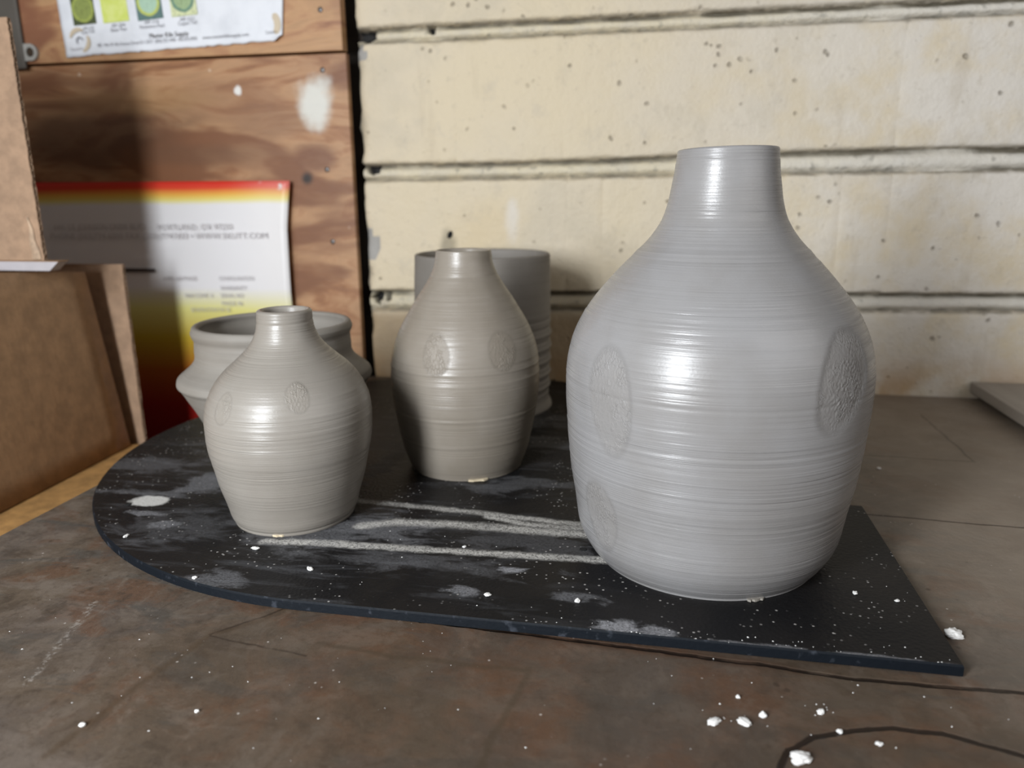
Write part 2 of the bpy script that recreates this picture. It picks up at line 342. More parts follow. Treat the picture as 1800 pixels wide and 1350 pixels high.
def mat_paper():
    k = Kit('wrinkled_white_paper'); p = k.co
    n = k.noise(p, 18, 4, .6)
    c = k.mix(k.step(n, .45, .75), (.80, .82, .86), (.70, .72, .76))
    return k.done(c, .6, k.bump(k.noise(p, 30, 4), .004, .5))

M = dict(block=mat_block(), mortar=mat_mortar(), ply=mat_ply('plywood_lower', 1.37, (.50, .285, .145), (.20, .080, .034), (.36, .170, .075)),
         ply2=mat_ply('plywood_upper', 4.9, (.54, .31, .15), (.24, .095, .048), (.42, .21, .10)),
         table=mat_table(), board=mat_board(), edge=mat_edge(), sign=mat_sign(), paper=mat_paper(),
         card=mat_card('kraft_cardboard', (.30, .178, .092)), card2=mat_card('kraft_cardboard_light', (.36, .235, .15)), flute=mat_card('cardboard_fluting', (.46, .33, .225), .35),
         lid=plain('grey_white_paperboard', (.42, .40, .42), .7), shelf=mat_card('orange_wood', (.46, .255, .085), .3),
         gap=plain('dark_void', (.05, .032, .018), .9), metal=plain('grey_enclosure_paint', (.10, .088, .074), .5), lug=plain('pale_grey_lug', (.38, .37, .34), .45),
         screw=plain('dull_screw_steel', (.14, .13, .125), .38, Metallic=.7), hole=plain('dark_hole', (.004, .004, .004), .9),
         print=plain('grey_print', (.30, .30, .32), .6), tan=plain('tan_print', (.62, .52, .38), .6), ink=plain('sign_ink', (.50, .48, .49), .5), ink2=plain('sign_ink_dark', (.06, .05, .05), .5),
         crumb=plain('dry_clay_white', (.80, .79, .77), .85), flake=plain('dry_clay_tan', (.62, .52, .36), .85), slab=None, wood=plain('bench_leg_wood', (.25, .16, .09), .6), floor=plain('concrete_floor', (.22, .21, .20), .7), wallback=plain('wall_core', (.05, .04, .032), .9))
k = Kit('grey_ware_board'); n = k.noise(k.scale(k.co, (30, 3, 30)), 2, 5, .6)
M['slab'] = k.done(k.mix(n, (.24, .21, .18), (.36, .32, .28)), .6, k.bump(n, .001, .4))
M['clay_big'] = mat_clay('leather_hard_grey_clay', (.272, .266, .266), (.238, .228, .221), .23)
M['clay_small'] = mat_clay('drying_grey_clay_small', (.275, .252, .222), (.243, .220, .190), .28, .9)
M['clay_mid'] = mat_clay('drying_grey_clay_middle', (.268, .236, .197), (.228, .197, .158), .28, .7)
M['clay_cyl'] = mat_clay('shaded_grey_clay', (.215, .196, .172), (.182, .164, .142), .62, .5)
M['clay_dry'] = mat_clay('dry_grey_clay', (.248, .228, .200), (.212, .192, .165), .60, .5)

# ------------------------------------------------------------------ structure: floor, wall of concrete blocks
W = 1.2423
bm = box_bm(-2.2, 2.6, -1.6, 1.6, -.84, -.80); struct(from_bm('floor', bm, M['floor']))
wall = struct(from_bm('wall_back', box_bm(-2.2, 2.2, W + .045, W + .20, -.80, 1.5), M['wallback']))

JT = [(lambda x: .5615, lambda x: .5415), (lambda x: .3575 + .0095 * (x + .23) / .8 + .002 * math.sin(x * 7), lambda x: .3325 + .0028 * (x + .23) / .8),
      (lambda x: .1505 + .0075 * (x + .25) / .85, lambda x: .1210 + .013 * (x + .25) / .85)]      # top and bottom edge of each bed joint
def make_block(x0, x1, zb, zt, left_end=False, seed=0):
    nx = max(14, int((x1 - x0) / .006)); nz = 30
    e = np.linspace(0, 1, nz); e = .5 - .5 * np.cos(e * math.pi) * (1 - .25 * np.cos(e * math.pi) ** 2) / .75 * 1.0
    e = np.clip(e, 0, 1)
    V, worn, chip = [], [], []
    for j in range(nz):
        for i in range(nx):
            u = i / (nx - 1); u = .5 - .5 * math.cos(u * math.pi) if False else u
            x = x0 + (x1 - x0) * u; lo, hi = zb(x), zt(x); z = lo + (hi - lo) * e[j]
            n = vnoise(x * 30 + seed, z * 30, seed); n2 = vnoise(x * 110, z * 110, seed + 5)
            dz = min(z - lo, hi - z)
            wz = .0055 * (1 + .9 * n)
            y = .010 * max(0, 1 - dz / max(wz, .001)) ** 2
            dx = min(x - x0, x1 - x)
            if left_end and x - x0 < .03:
                wl = .012 * (1 + 1.4 * vnoise(z * 26, seed, 3.3)); y += .02 * max(0, 1 - (x - x0) / max(wl, .001)) ** 2
            xe = x0 if x - x0 < x1 - x else x1; y += .0013 * max(0, 1 - dx / .0035) * max(.15, min(1, .5 + 1.5 * vnoise(xe * 9, z * 20, 4.4)))
            wn = max(0, 1 - dz / .009) + max(0, .22 + .6 * vnoise(x0 * 9 if x - x0 < x1 - x else x1 * 9, z * 25, 4.4)) * max(0, 1 - dx / .005)
            ch = 0
            if left_end:
                d = x - x0
                if d < .022 + .012 * n and (abs(z - .225) < .028 - d * .5 or abs(z - .53) < .012): ch = 1; y += .003
                wn += max(0, 1 - d / .006)
            jz = .0014 * n2 if j in (0, nz - 1) else 0
            jx = (.005 * vnoise(z * 40, 1.7, seed) + .004 * n2) if (left_end and i == 0) else 0
            V.append((x + jx, W + y + .0008 * vnoise(x * 14, z * 14, 9.0), z + jz)); worn.append(wn); chip.append(ch)
    F_s = grid_faces(nx, nz)
    F_s = [tuple(reversed(f)) if False else f for f in F_s]
    ring = [i for i in range(nx)] + [j * nx + nx - 1 for j in range(1, nz)] + [(nz - 1) * nx + i for i in range(nx - 2, -1, -1)] + [j * nx for j in range(nz - 2, 0, -1)]
    b = len(V)
    for q in ring: V.append(V[q]); worn.append(worn[q]); chip.append(chip[q])
    ring0 = ring; ring = [b + i for i in range(len(ring))]; b = len(V)
    for q in ring: V.append((V[q][0], W + .044, V[q][2])); worn.append(1); chip.append(1 if left_end and V[q][0] < x0 + .01 else 0)
    for a in range(len(ring)):
        c = (a + 1) % len(ring); F_s.append((ring[c], ring[a], b + a, b + c))
    F_s.append(tuple(b + a for a in range(len(ring))))
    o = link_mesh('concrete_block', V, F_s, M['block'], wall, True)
    attr(o, 'worn', worn); attr(o, 'chip', chip); return o
XL = -.4865
courses = [([XL, .272, .68, 1.1], JT[0][0], lambda x: .79), ([XL, -.3226, -.1515, .3299, .73, 1.1], JT[1][0], JT[0][1]),
           ([XL, -.1455, -.0886, .2635, .3327, .74, 1.1], JT[2][0], JT[1][1]), ([XL, -.06, .30, .70, 1.1], lambda x: -.06, JT[2][1])]
for ci, (xs, zb, zt) in enumerate(courses):
    for bi, (a, b) in enumerate(zip(xs, xs[1:])):
        make_block(a, b, zb, zt, bi == 0, ci * 7.3 + bi * 1.9)
HOLES = {0: [(-.470, .554, .020, .011, .9), (-.3586, .5635, .006, .016, 1.2)], 1: [(-.4655, .3500, .012, .010, 1.3)], 2: [(-.470, .137, .007, .013, 1.0), (-.452, .140, .004, .012, .5)]}
prof = [(0, 1.0), (.10, 1.0), (.20, .80), (.30, .30), (.40, .12), (.55, .02), (.70, .06), (.82, .35), (.92, .75), (1.0, .85)]
for ji, (jt, jb) in enumerate(JT):
    nx, nt = 330, 22; V, dp = [], []
    for j in range(nt):
        t = j / (nt - 1)
        for i in range(nx):
            x = XL + .004 + (1.1 - XL - .004) * i / (nx - 1)
            z = jt(x) + .004 - (jt(x) - jb(x) + .008) * t
            tt = min(1, max(0, (t * (jt(x) - jb(x) + .008) - .004) / (jt(x) - jb(x))))
            d = float(np.interp(tt + .05 * vnoise(x * 18, ji * 4.0, 0), [q[0] for q in prof], [q[1] for q in prof]))
            d = d * (.85 + .35 * vnoise(x * 9, ji, 2.0)) + .10 * vnoise(x * 60, z * 90, ji)
            if ji == 0 and tt < .5 and x > .05: d *= 1.15
            for (hx, hz, rx, rz, am) in HOLES[ji]:
                q = ((x - hx) / rx) ** 2 + ((z - hz) / rz) ** 2 + .5 * vnoise(x * 120, z * 120, 1)
                if q < 1: d = max(d, 2.0 * am * (1 - q) ** .5 + .8)
            V.append((x, W + .0035 + .0125 * max(-.1, min(d, 2.4)), z)); dp.append(d)
    o = link_mesh('mortar_joint', V, [tuple(reversed(f)) for f in grid_faces(nx, nt)], M['mortar'], wall, True); attr(o, 'deep', dp)

# small cavity in the third course
bm = bmesh.new(); bmesh.ops.create_uvsphere(bm, u_segments=12, v_segments=8, radius=1)
for v in bm.verts: v.co = Vector((-.3368 + v.co.x * .0045 + .0015 * v.co.z, W - .0002 + v.co.y * .0016, .2435 + v.co.z * .0062))
from_bm('wall_cavity', bm, M['hole'], wall, True)

# ------------------------------------------------------------------ plywood panels on the wall
ply = empty('plywood_panel', (-1.0, 1.226, -.5)); tag(ply, 'brown plywood panel on the wall with knots and a white paint splotch', 'panel')
def local(o, root): o.location = -Vector(root.location); return o
PY = 1.2235
def rough_panel(name, x0, x1, y0, y1, z0, z1, mat, root):
    bm = box_bm(x0, x1, y0, y1, z0, z1, .0012, 2)
    return local(from_bm(name, bm, mat, root), root)
rough_panel('board', -1.9, -.4925, PY, PY + .014, .0015, .5245, M['ply'], ply)
rough_panel('batten', -1.9, -.515, PY + .0145, W + .044, .0015, .52, M['gap'], ply)
for (px, py) in [(567, 123), (575, 298), (585, 425)]:
    p = on_y(px, py, PY); bm = bmesh.new(); bmesh.ops.create_uvsphere(bm, u_segments=14, v_segments=8, radius=.0042)
    for v in bm.verts: v.co = Vector((p.x + v.co.x, PY + v.co.y * .35, p.z + v.co.z))
    local(from_bm('nail_head', bm, M['screw'], ply, True), ply)
up = empty('wooden_board', (-1.0, 1.22, .53)); tag(up, 'reddish brown upper wooden board overlapping the top of the plywood panel', 'board')
UY = 1.2165
rough_panel('plank', -1.9, -.4945, UY, UY + .02, .5275, .95, M['ply2'], up)
p = on_y(563, 17, UY); bm = bmesh.new(); bmesh.ops.create_uvsphere(bm, u_segments=14, v_segments=8, radius=.0042)
for v in bm.verts: v.co = Vector((p.x + v.co.x, UY + v.co.y * .35, p.z + v.co.z))
local(from_bm('nail_head', bm, M['screw'], up, True), up)

# ------------------------------------------------------------------ upper paper poster
po = empty('paper_poster', (-.79, UY - .001, .53)); tag(po, 'wrinkled white paper poster with four green tile pictures on upper wooden board', 'poster')
YP = UY - .0025
def text(body, p0, p1, h, mat, parent, name='lettering', Y=None, squash=1.0):
    c = bpy.data.curves.new(name, 'FONT'); c.body = body; c.size = h; c.resolution_u = 2
    t = bpy.data.objects.new(name, c); COL.objects.link(t)
    bpy.context.view_layer.update()
    me = bpy.data.meshes.new_from_object(t.evaluated_get(bpy.context.evaluated_depsgraph_get()))
    bpy.data.objects.remove(t); bpy.data.curves.remove(c)
    o = bpy.data.objects.new(name, me); COL.objects.link(o); me.materials.clear(); me.materials.append(mat)
    xs = [v.co.x for v in me.vertices]; x0, x1 = min(xs), max(xs)
    a, b = Vector(p0), Vector(p1); L = (b - a).length; dr = (b - a).normalized(); up_ = Vector((0, -1, 0)).cross(dr) * -1
    if up_.z < 0: up_ = -up_
    for v in me.vertices: v.co = a + dr * ((v.co.x - x0) / (x1 - x0) * L) + up_ * (v.co.y * squash)
    o.parent = parent; o.location = -Vector(parent.location); return o
bl, br = on_y(118, 101, YP), on_y(497, 71, YP); tl, tr = on_y(100, 0, YP), on_y(498, 0, YP)
tl = tl + (tl - bl) * 2.0; tr = tr + (tr - br) * 2.0
V = []; nu, nv = 70, 44
for j in range(nv):
    t = j / (nv - 1)
    for i in range(nu):
        s = i / (nu - 1); p = bl.lerp(br, s).lerp(tl.lerp(tr, s), t)
        p.y = YP + .0011 * vnoise(p.x * 22, p.z * 22, 2) - .0007
        if t < .03: p.z += .0028 * vnoise(s * 26, 3.1, 0); p.y -= .001
        cr = math.hypot((1 - s) * (br - bl).length, t * (tl - bl).length)
        if cr < .012: p.z += (.012 - cr) * .35; p.x -= (.012 - cr) * .4; p.y -= .003
        if s > .97: p.y -= .0012
        V.append(p)
o = link_mesh('sheet', V, grid_faces(nu, nv), M['paper'], po, True); local(o, po)
so = o.modifiers.new('thickness', 'SOLIDIFY'); so.thickness = .0005
YT = YP - .0024
def tile_mat(name, bgc, ringc, inner, shape):
    k = Kit(name); p = k.co; n = k.noise(p, 220, 4, .7); n2 = k.noise(p, 70, 3)
    if shape == 'square':
        c = k.mix(k.step(n2, .35, .65), bgc, ringc); c = k.mix(k.math('MULTIPLY', k.step(n, .55, .7), .5), c, inner)
    else:
        d = k.vec('LENGTH', k.scale(p, (1, 0, 1)), (0, 0, 0)); d = k.math('ADD', d, k.math('MULTIPLY', k.math('SUBTRACT', n2, .5), .003 if shape == 'disc' else .006))
        c = k.mix(k.step(d, .0212, .0196), bgc, ringc); c = k.mix(k.step(d, .0172, .0150), c, inner)
        c = k.mix(k.math('MULTIPLY', k.step(n, .5, .62), .55 if shape != 'disc' else .25), c, tuple(q * .45 for q in inner))
    return k.done(c, .5)
TM = [tile_mat('tile_dark_green', (.06, .075, .03), (.36, .42, .09), (.26, .31, .08), 'ornate'), tile_mat('tile_yellow_green', (.62, .70, .14), (.70, .76, .24), (.58, .70, .18), 'square'),
      tile_mat('tile_teal', (.10, .18, .17), (.52, .58, .12), (.42, .60, .45), 'disc'), tile_mat('tile_pale_yellow', (.68, .72, .42), (.13, .26, .19), (.34, .46, .24), 'hex')]
for q, (lx, rx, by, rby) in enumerate([(130, 169, 45, 41), (182, 227, 41, 36), (243, 287, 37, 31), (302, 347, 30, 25)]):
    a, b = on_y(lx, by, YT), on_y(rx, rby, YT); wd = (b - a).length; upv = Vector((0, 0, 1)); upv = Vector((-(b - a).z, 0, (b - a).x)).normalized() * wd * 1.12
    c0 = (a + b) / 2 + upv * .5
    bm = bmesh.new(); vs = []
    for dy in (0, .0004):
        for (s, t) in ((0, 0), (1, 0), (1, 1), (0, 1)):
            vs.append(bm.verts.new(a.lerp(b, s) + upv * t + Vector((0, dy, 0)) - c0))
    for f in ((0, 1, 2, 3), (7, 6, 5, 4), (0, 4, 5, 1), (1, 5, 6, 2), (2, 6, 7, 3), (3, 7, 4, 0)): bm.faces.new([vs[i] for i in f])
    o = from_bm('tile_picture', bm, TM[q], po); o.location = c0 - Vector(po.location)
TY = YT - .0003
def tx(s, x0, y0, x1, y1, h, mat=None): text(s, on_y(x0, y0, TY), on_y(x1, y1, TY), h, mat or M['print'], po)
tx('AP-142', 146, 53, 165, 51, .0075); tx('Lime Teal', 144, 60, 166, 57, .008)
tx('AP-204', 196, 48, 220, 46, .0075); tx('Bitter Pear', 195, 56, 223, 53, .008)
tx('AP-116', 254, 42, 279, 40, .0075); tx('Persimmon Pearl', 246, 51, 289, 47, .008)
tx('AP-211', 316, 37, 341, 35, .0075); tx('Copper Teal', 313, 45, 346, 41, .008)
tx('Master Kiln Supply', 263, 67, 331, 62, .010, M['ink2']); tx('405 14th W 4th Avenue Street 8-1-2017  (800) 555 4405  405.555.4840', 171, 83, 346, 70, .0082, M['print'])
tx('www.masterkilnsupply.com', 356, 69, 437, 63, .0078, M['print']); tx('Ceramics', 124, 90, 146, 87, .008, M['ink']); tx('Ceramics', 467, 60, 487, 58, .0075, M['print'])
def arc_print(name, c, r0, r1, a0, a1, mat, sy=1.0):
    V, n = [], 16
    for i in range(n + 1):
        a = a0 + (a1 - a0) * i / n; tp = math.sin(math.pi * i / n) ** .5
        rm, hw = (r0 + r1) / 2, (r1 - r0) / 2 * tp
        for r in (rm - hw, rm + hw): V.append((c.x + r * math.cos(a), TY, c.z + sy * r * math.sin(a)))
    o = link_mesh(name, V, [(2 * i, 2 * i + 2, 2 * i + 3, 2 * i + 1) for i in range(n)], mat, po); return local(o, po)
cc = on_y(140, 72, TY)
arc_print('logo_swirl', cc, .014, .021, math.radians(60), math.radians(165), M['tan']); arc_print('logo_swirl', cc, .013, .020, math.radians(-80), math.radians(30), M['tan']); arc_print('logo_swirl', cc, .004, .007, 0, 4.2, M['print'])
cc = on_y(481, 42, TY); arc_print('logo_leaf', cc, .0, .012, math.radians(-100), math.radians(110), M['tan'], 1.6)

# ------------------------------------------------------------------ lower sign sheet (red, yellow, white print)
YS = PY - .012
sg = empty('printed_sign', (-.83, YS, -.2)); tag(sg, 'white sign sheet with red and yellow bands curling off the plywood, behind the pots', 'sign')
V = []; nu, nv = 60, 70
def sign_right(z): return float(np.interp(z, [-.22, .05, .15, .256, .30, .328], [-.606, -.606, -.608, -.6065, -.601, -.5965]))
for j in range(nv):
    z = -.21 + (.332 + .21) * j / (nv - 1)
    for i in range(nu):
        s = i / (nu - 1); x = -1.45 + (sign_right(z) + 1.45) * s
        zz = z + (.006 * (1 - s) if j == nv - 1 else 0) * (1 if s < .9 else .5)
        V.append((x, YS - .004 * s ** 8 + .0016 * math.sin(z * 17 + 2) * s + .006 * (1 - s), z + .004 * (1 - s) * max(0, (z - .2) / .13)))
o = link_mesh('sheet', V, grid_faces(nu, nv), M['sign'], sg, True); local(o, sg)
so = o.modifiers.new('thickness', 'SOLIDIFY'); so.thickness = .0012; so.offset = -1
YI = YS - .0066
def sx(s, x0, y0, x1, y1, h, mat): return text(s, on_y(x0, y0, YI), on_y(x1, y1, YI), h, mat, sg)
sx('6441 S.E. JOHNSON CREEK BLVD.', 95, 404, 258, 403, .0135, M['ink']); sx('PORTLAND, OR 97230', 276, 404, 408, 403, .0135, M['ink'])
sx('PHONE (503)774-6000 FAX (503)7747833 \u2022 WWW.SKUTT.COM', 90, 420, 470, 419, .0135, M['ink'])
sx('MODEL', 186, 493, 215, 493, .011, M['ink2']); sx('VOLTS', 170, 508, 196, 508, .011, M['ink2'])
for (s, x0, y, x1) in [('AMPS 240 PHASE', 286, 493, 345), ('CONFIGURATION', 385, 493, 446), ('WARRANTY', 387, 510, 434), ('MAX CONE 10', 325, 523, 374), ('SERIAL NO', 388, 523, 428), ('MADE IN', 390, 537, 426), ('SEE INSTRUCTIONS FOR USE', 336, 548, 405)]:
    sx(s, x0, y, x1, y, .0105, M['ink'])
a, b = on_y(146, 474, YI), on_y(272, 473, YI)
bm = box_bm(a.x, b.x, YI - .0002, YI + .0002, a.z - .003, a.z + .003); local(from_bm('printed_rule', bm, M['ink2'], sg), sg)

# ------------------------------------------------------------------ grey enclosure, upper left
en = empty('metal_enclosure', (-1.15, UY, .52)); tag(en, 'dark grey electrical enclosure fixed to the wooden board at upper left', 'enclosure')
YE = UY - .0075
bm = box_bm(-1.35, on_y(46.5, 90, UY).x, YE, UY - .0004, .519, .95, .004, 3); local(from_bm('body', bm, M['metal'], en), en)
c = on_y(53.5, 92, UY - .004)
bm = bmesh.new(); n = 28; ring = []
for y in (UY - .0055, UY - .0004):
    ro, ri = [], []
    for i in range(n):
        a = 2 * math.pi * i / n; q = Vector((math.cos(a), 0, math.sin(a)))
        po_ = Vector((q.x * .0135, 0, q.z * .0135))
        if q.x < 0: po_ = Vector((-.014, 0, .0135 * max(-1, min(1, q.z * 1.42))))
        ro.append(bm.verts.new((c.x + po_.x, y, c.z + po_.z))); ri.append(bm.verts.new((c.x + q.x * .0075, y, c.z + q.z * .0075)))
    ring.append((ro, ri))
for i in range(n):
    j = (i + 1) % n
    bm.faces.new((ring[0][0][i], ring[0][0][j], ring[0][1][j], ring[0][1][i])); bm.faces.new((ring[0][0][j], ring[0][0][i], ring[1][0][i], ring[1][0][j])); bm.faces.new((ring[0][1][i], ring[0][1][j], ring[1][1][j], ring[1][1][i]))
local(from_bm('mounting_lug', bm, M['lug'], en), en)
bm = bmesh.new(); bmesh.ops.create_uvsphere(bm, u_segments=16, v_segments=8, radius=.0072)
for v in bm.verts: v.co = Vector((c.x + v.co.x, UY - .0030 + v.co.y * .3, c.z + v.co.z))
local(from_bm('screw_head', bm, M['gap'], en, True), en)

# ------------------------------------------------------------------ worktop and stand
tb = empty('workbench', (.4, .7, -.80)); tag(tb, 'brown-grey mottled slate-topped workbench under the pots', 'table')
bm = box_bm(-.600, 1.3, .06, W - .0015, -.035, 0, .0006, 2); local(from_bm('worktop', bm, M['table'], tb), tb)
bm = box_bm(-.58, 1.28, .10, 1.22, -.10, -.0352); local(from_bm('apron', bm, M['wood'], tb), tb)
for (x, y) in ((-.53, .15), (1.23, .15), (-.53, 1.17), (1.23, 1.17)):
    local(from_bm('leg', box_bm(x - .035, x + .035, y - .035, y + .035, -.80, -.1002, .003), M['wood'], tb), tb)
st = empty('low_wooden_stand', (-.95, .55, -.80)); tag(st, 'orange-brown wooden stand under the cardboard box, left of the workbench', 'stand')
bm = box_bm(-1.32, -.62, .05, 1.036, -.100, -.0745, .0015); local(from_bm('top', bm, M['shelf'], st), st)
for (x, y) in ((-1.25, .1), (-.66, .1), (-1.25, .98), (-.66, .98)):
    local(from_bm('leg', box_bm(x - .02, x + .02, y - .02, y + .02, -.80, -.1002, .002), M['wood'], st), st)
# crumbly dark rim strip of the worktop at its left end
rnd = random.Random(4)
# ------------------------------------------------------------------ ware board
ZB = .009
wb = empty('ware_board', (-.2585, .8614, 0)); tag(wb, 'black round-ended ware board dusted with white clay under the pots', 'board')
cx, cy, R = -.2585, .8614, .3715
y0, x1, yb = .4870, .2050, .7525
out = []
a0 = math.asin((y0 - cy) / R) if abs((y0 - cy) / R) < 1 else -math.pi / 2
out += [(x1, y0), (x1, yb)]
xs = cx + math.sqrt(R * R - (yb + .06 - cy) ** 2)
for i in range(9):                                    # fillet between tab and disc
    t = i / 8; b0, b1, b2 = Vector((x1 - .02, yb)), Vector((xs + .002, yb)), Vector((xs, yb + .06)); out.append(tuple((b0 * (1 - t) ** 2 + b1 * 2 * t * (1 - t) + b2 * t * t)))
s0 = math.asin((yb + .06 - cy) / R)
for i in range(1, 91): 
    a = s0 + (3 * math.pi / 2 - s0) * i / 90; out.append((cx + R * math.cos(a), max(y0, cy + R * math.sin(a))))
bm = bmesh.new(); vs = [bm.verts.new((x, y, ZB)) for x, y in out]; f = bm.faces.new(vs)
if f.normal.z < 0: f.normal_flip()
bmesh.ops.triangulate(bm, faces=[f])
top = from_bm('top_face', bm, M['board'], wb); local(top, wb)
V = []; n = len(out)
nrm = []
for i in range(n):
    p, q = Vector(out[i - 1]), Vector(out[(i + 1) % n]); d = (q - p).normalized(); nrm.append(Vector((d.y, -d.x)))
for (zz, off) in ((ZB, 0), (ZB - .0012, .0012), (.0012, .0012), (.0004, 0)):
    for i in range(n): V.append((out[i][0] + nrm[i].x * off, out[i][1] + nrm[i].y * off, zz))
Fs = []
for r in range(3):
    for i in range(n):
        j = (i + 1) % n; Fs.append((r * n + i, (r + 1) * n + i, (r + 1) * n + j, r * n + j))
Fs.append(tuple(3 * n + i for i in range(n)))
local(link_mesh('edge_band', V, Fs, M['edge'], wb), wb)
for (hx, hy) in ((-.5142, .6356), (-.0545, .6121)):
    bm = bmesh.new(); bmesh.ops.create_cone(bm, cap_ends=True, segments=20, radius1=.0034, radius2=.0030, depth=.0008)
    for v in bm.verts: v.co += Vector((hx, hy, ZB + .0002))
    local(from_bm('screw_hole', bm, M['hole'], wb), wb)

# ------------------------------------------------------------------ thrown pots
def ss(a, b, x): t = np.clip((x - a) / (b - a), 0, 1); return t * t * (3 - 2 * t)
def ridged(u, v, seed):        # short wandering ridges pressed into the clay
    o = np.zeros_like(u)
    for s in range(5):
        ph = seed * 1.7 + s * 2.1
        o += np.sin(u * (1900 + 330 * s) + 1.9 * np.sin(v * (330 + 90 * s) + ph) + 1.3 * np.sin(u * 420 + v * 260 + ph)) * (.5 + .5 * np.sin(v * (210 + 60 * s) + u * 300 + ph * 2))
    return o / 5
def lathe_pot(name, label, axis, lean, zr, rr, mat, wall_t=.006, rings=(), stamps=(), ridge=.00012, inner_depth=.9, lip=.002, seed=1, nz=300, na=420, burr=None, rim_wave=0.0, rotz=0.0):
    root = empty(name, (axis[0], axis[1], ZB)); tag(root, label, 'vase' if 'vase' in name else 'pot')
    H = zr[-1]
    # smooth profile (Catmull-Rom resample)
    zs = np.linspace(0, H, nz); 
    zr = np.asarray(zr); rr_ = np.asarray(rr)
    def cr(z):
        i = np.clip(np.searchsorted(zr, z) - 1, 0, len(zr) - 2); t = (z - zr[i]) / (zr[i + 1] - zr[i])
        g = np.gradient(rr_, zr); h = zr[i + 1] - zr[i]
        return (2 * t**3 - 3 * t**2 + 1) * rr_[i] + (t**3 - 2 * t**2 + t) * h * g[i] + (-2 * t**3 + 3 * t**2) * rr_[i + 1] + (t**3 - t**2) * h * g[i + 1]
    r = cr(zs)
    rng = np.random.RandomState(seed)
    for (z0, w_, d) in rings: r = r + d * np.exp(-((zs - z0) / w_) ** 2)
    base_n = np.zeros(nz)
    for k_ in range(26):
        base_n += np.exp(-((zs - rng.uniform(.0, H)) / rng.uniform(.0012, .004)) ** 2) * rng.uniform(-1, 1)
    r = r + ridge * base_n * (zs < H - .003)
    th = np.linspace(0, 2 * math.pi, na, endpoint=False)
    T, Z = np.meshgrid(th, zs)
    wob = .0012 * np.sin(T * 1 + seed) * np.sin(Z / H * 5 + seed) 
    zq = Z + .0013 * np.sin(T + seed * 2.0)
    Rm = np.interp(np.clip(zq, 0, H), zs, r) + .25 * wob
    st = np.zeros_like(Rm)
    for (t0, z0, w_, h_, tilt, depth, strength, ck) in stamps:
        dT = (T - t0 + math.pi) % (2 * math.pi) - math.pi
        u = dT * np.interp(z0, zs, r); v = Z - z0
        u2 = u * math.cos(tilt) + v * math.sin(tilt); v2 = -u * math.sin(tilt) + v * math.cos(tilt)
        e = np.sqrt((u2 / w_) ** 2 + (v2 / h_) ** 2) + .03 * np.sin(np.arctan2(v2 / h_, u2 / w_) * 3 + t0 * 4)
        msk = ss(1.06, .80, e)
        core = ss(.85, .35, np.sqrt(((u2 + ck[0] * w_) / (w_ * ck[2])) ** 2 + ((v2 + ck[1] * h_) / (h_ * ck[3])) ** 2))
        Rm = Rm - depth * msk * (1 - .35 * e ** 2 * (e < 1))
        Rm = Rm + strength * msk * core * ridged(u2, v2, t0 * 3)
        st = np.maximum(st, msk)
    off = lean * Z; c_, s_ = math.cos(YAW), math.sin(YAW)
    rimv = rim_wave * np.sin(T + 2.2) * (Z / H) ** 6
    X = off * c_ + Rm * np.cos(T); Y = off * s_ + Rm * np.sin(T); Z2 = Z + rimv
    Vv = np.stack([X, Y, Z2], -1).reshape(-1, 3)
    # rounded lip then inner wall going down
    inner = []
    ln = 6
    topx = off[-1, 0]
    prof_in = []
    for i in range(1, ln + 1):
        a = math.pi * i / ln; prof_in.append((-(lip) * (1 - math.cos(a)), lip * .9 * math.sin(a)))
    extra = []
    for (dr, dz) in prof_in:
        extra.append(np.stack([off[-1] * c_ + (Rm[-1] + dr) * np.cos(th), off[-1] * s_ + (Rm[-1] + dr) * np.sin(th), Z2[-1] + dz], -1))
    for zf in np.linspace(.985, 1 - inner_depth, 22):
        zz = H * zf; rin = np.maximum(np.interp(zz, zs, r) - wall_t, .004)
        rin = np.minimum(rin, np.interp(zz, zs, r) - min(wall_t, 2 * lip + (1 - zf) * H * .35))
        extra.append(np.stack([lean * zz * c_ + rin * np.cos(th), lean * zz * s_ + rin * np.sin(th), np.full(na, zz) + rimv[-1] * zf ** 6], -1))
    Vv = np.concatenate([Vv] + extra); rows = nz + len(extra)
    Fs = grid_faces(na, rows, True)
    Fs.append(tuple(range(na - 1, -1, -1))); Fs.append(tuple((rows - 1) * na + i for i in range(na)))
    body = link_mesh('body', Vv, Fs, mat, root, True)
    attr(body, 'stamp', np.concatenate([st.reshape(-1), np.zeros(len(extra) * na)]))
    if burr:
        for (t0, w_, l_, m_) in burr:
            rb = r[0]; n = 9; V2 = []
            for zt in (.0003, .0022):
                for i in range(n):
                    a = t0 + (i / (n - 1) - .5) * w_ / rb; q = l_ * (.65 + .5 * vnoise(i * .9, t0, seed)) if 0 < i < n - 1 else l_ * .4
                    V2.append((rb * .97 * math.cos(a), rb * .97 * math.sin(a), zt * 1.1)); V2.append(((rb + q) * math.cos(a), (rb + q) * math.sin(a), zt * (.9 if zt > .001 else 1)))
            F2 = []
            b2 = 2 * n
            for i in range(n - 1):
                F2 += [(b2 + 2 * i, b2 + 2 * i + 1, b2 + 2 * i + 3, b2 + 2 * i + 2), (2 * i, 2 * i + 2, 2 * i + 3, 2 * i + 1), (2 * i + 1, 2 * i + 3, b2 + 2 * i + 3, b2 + 2 * i + 1)]
            F2 += [(0, 1, b2 + 1, b2), (2 * n - 2, b2 + 2 * n - 2, b2 + 2 * n - 1, 2 * n - 1)]
            link_mesh('clay_flake', V2, F2, m_, root)
    return root

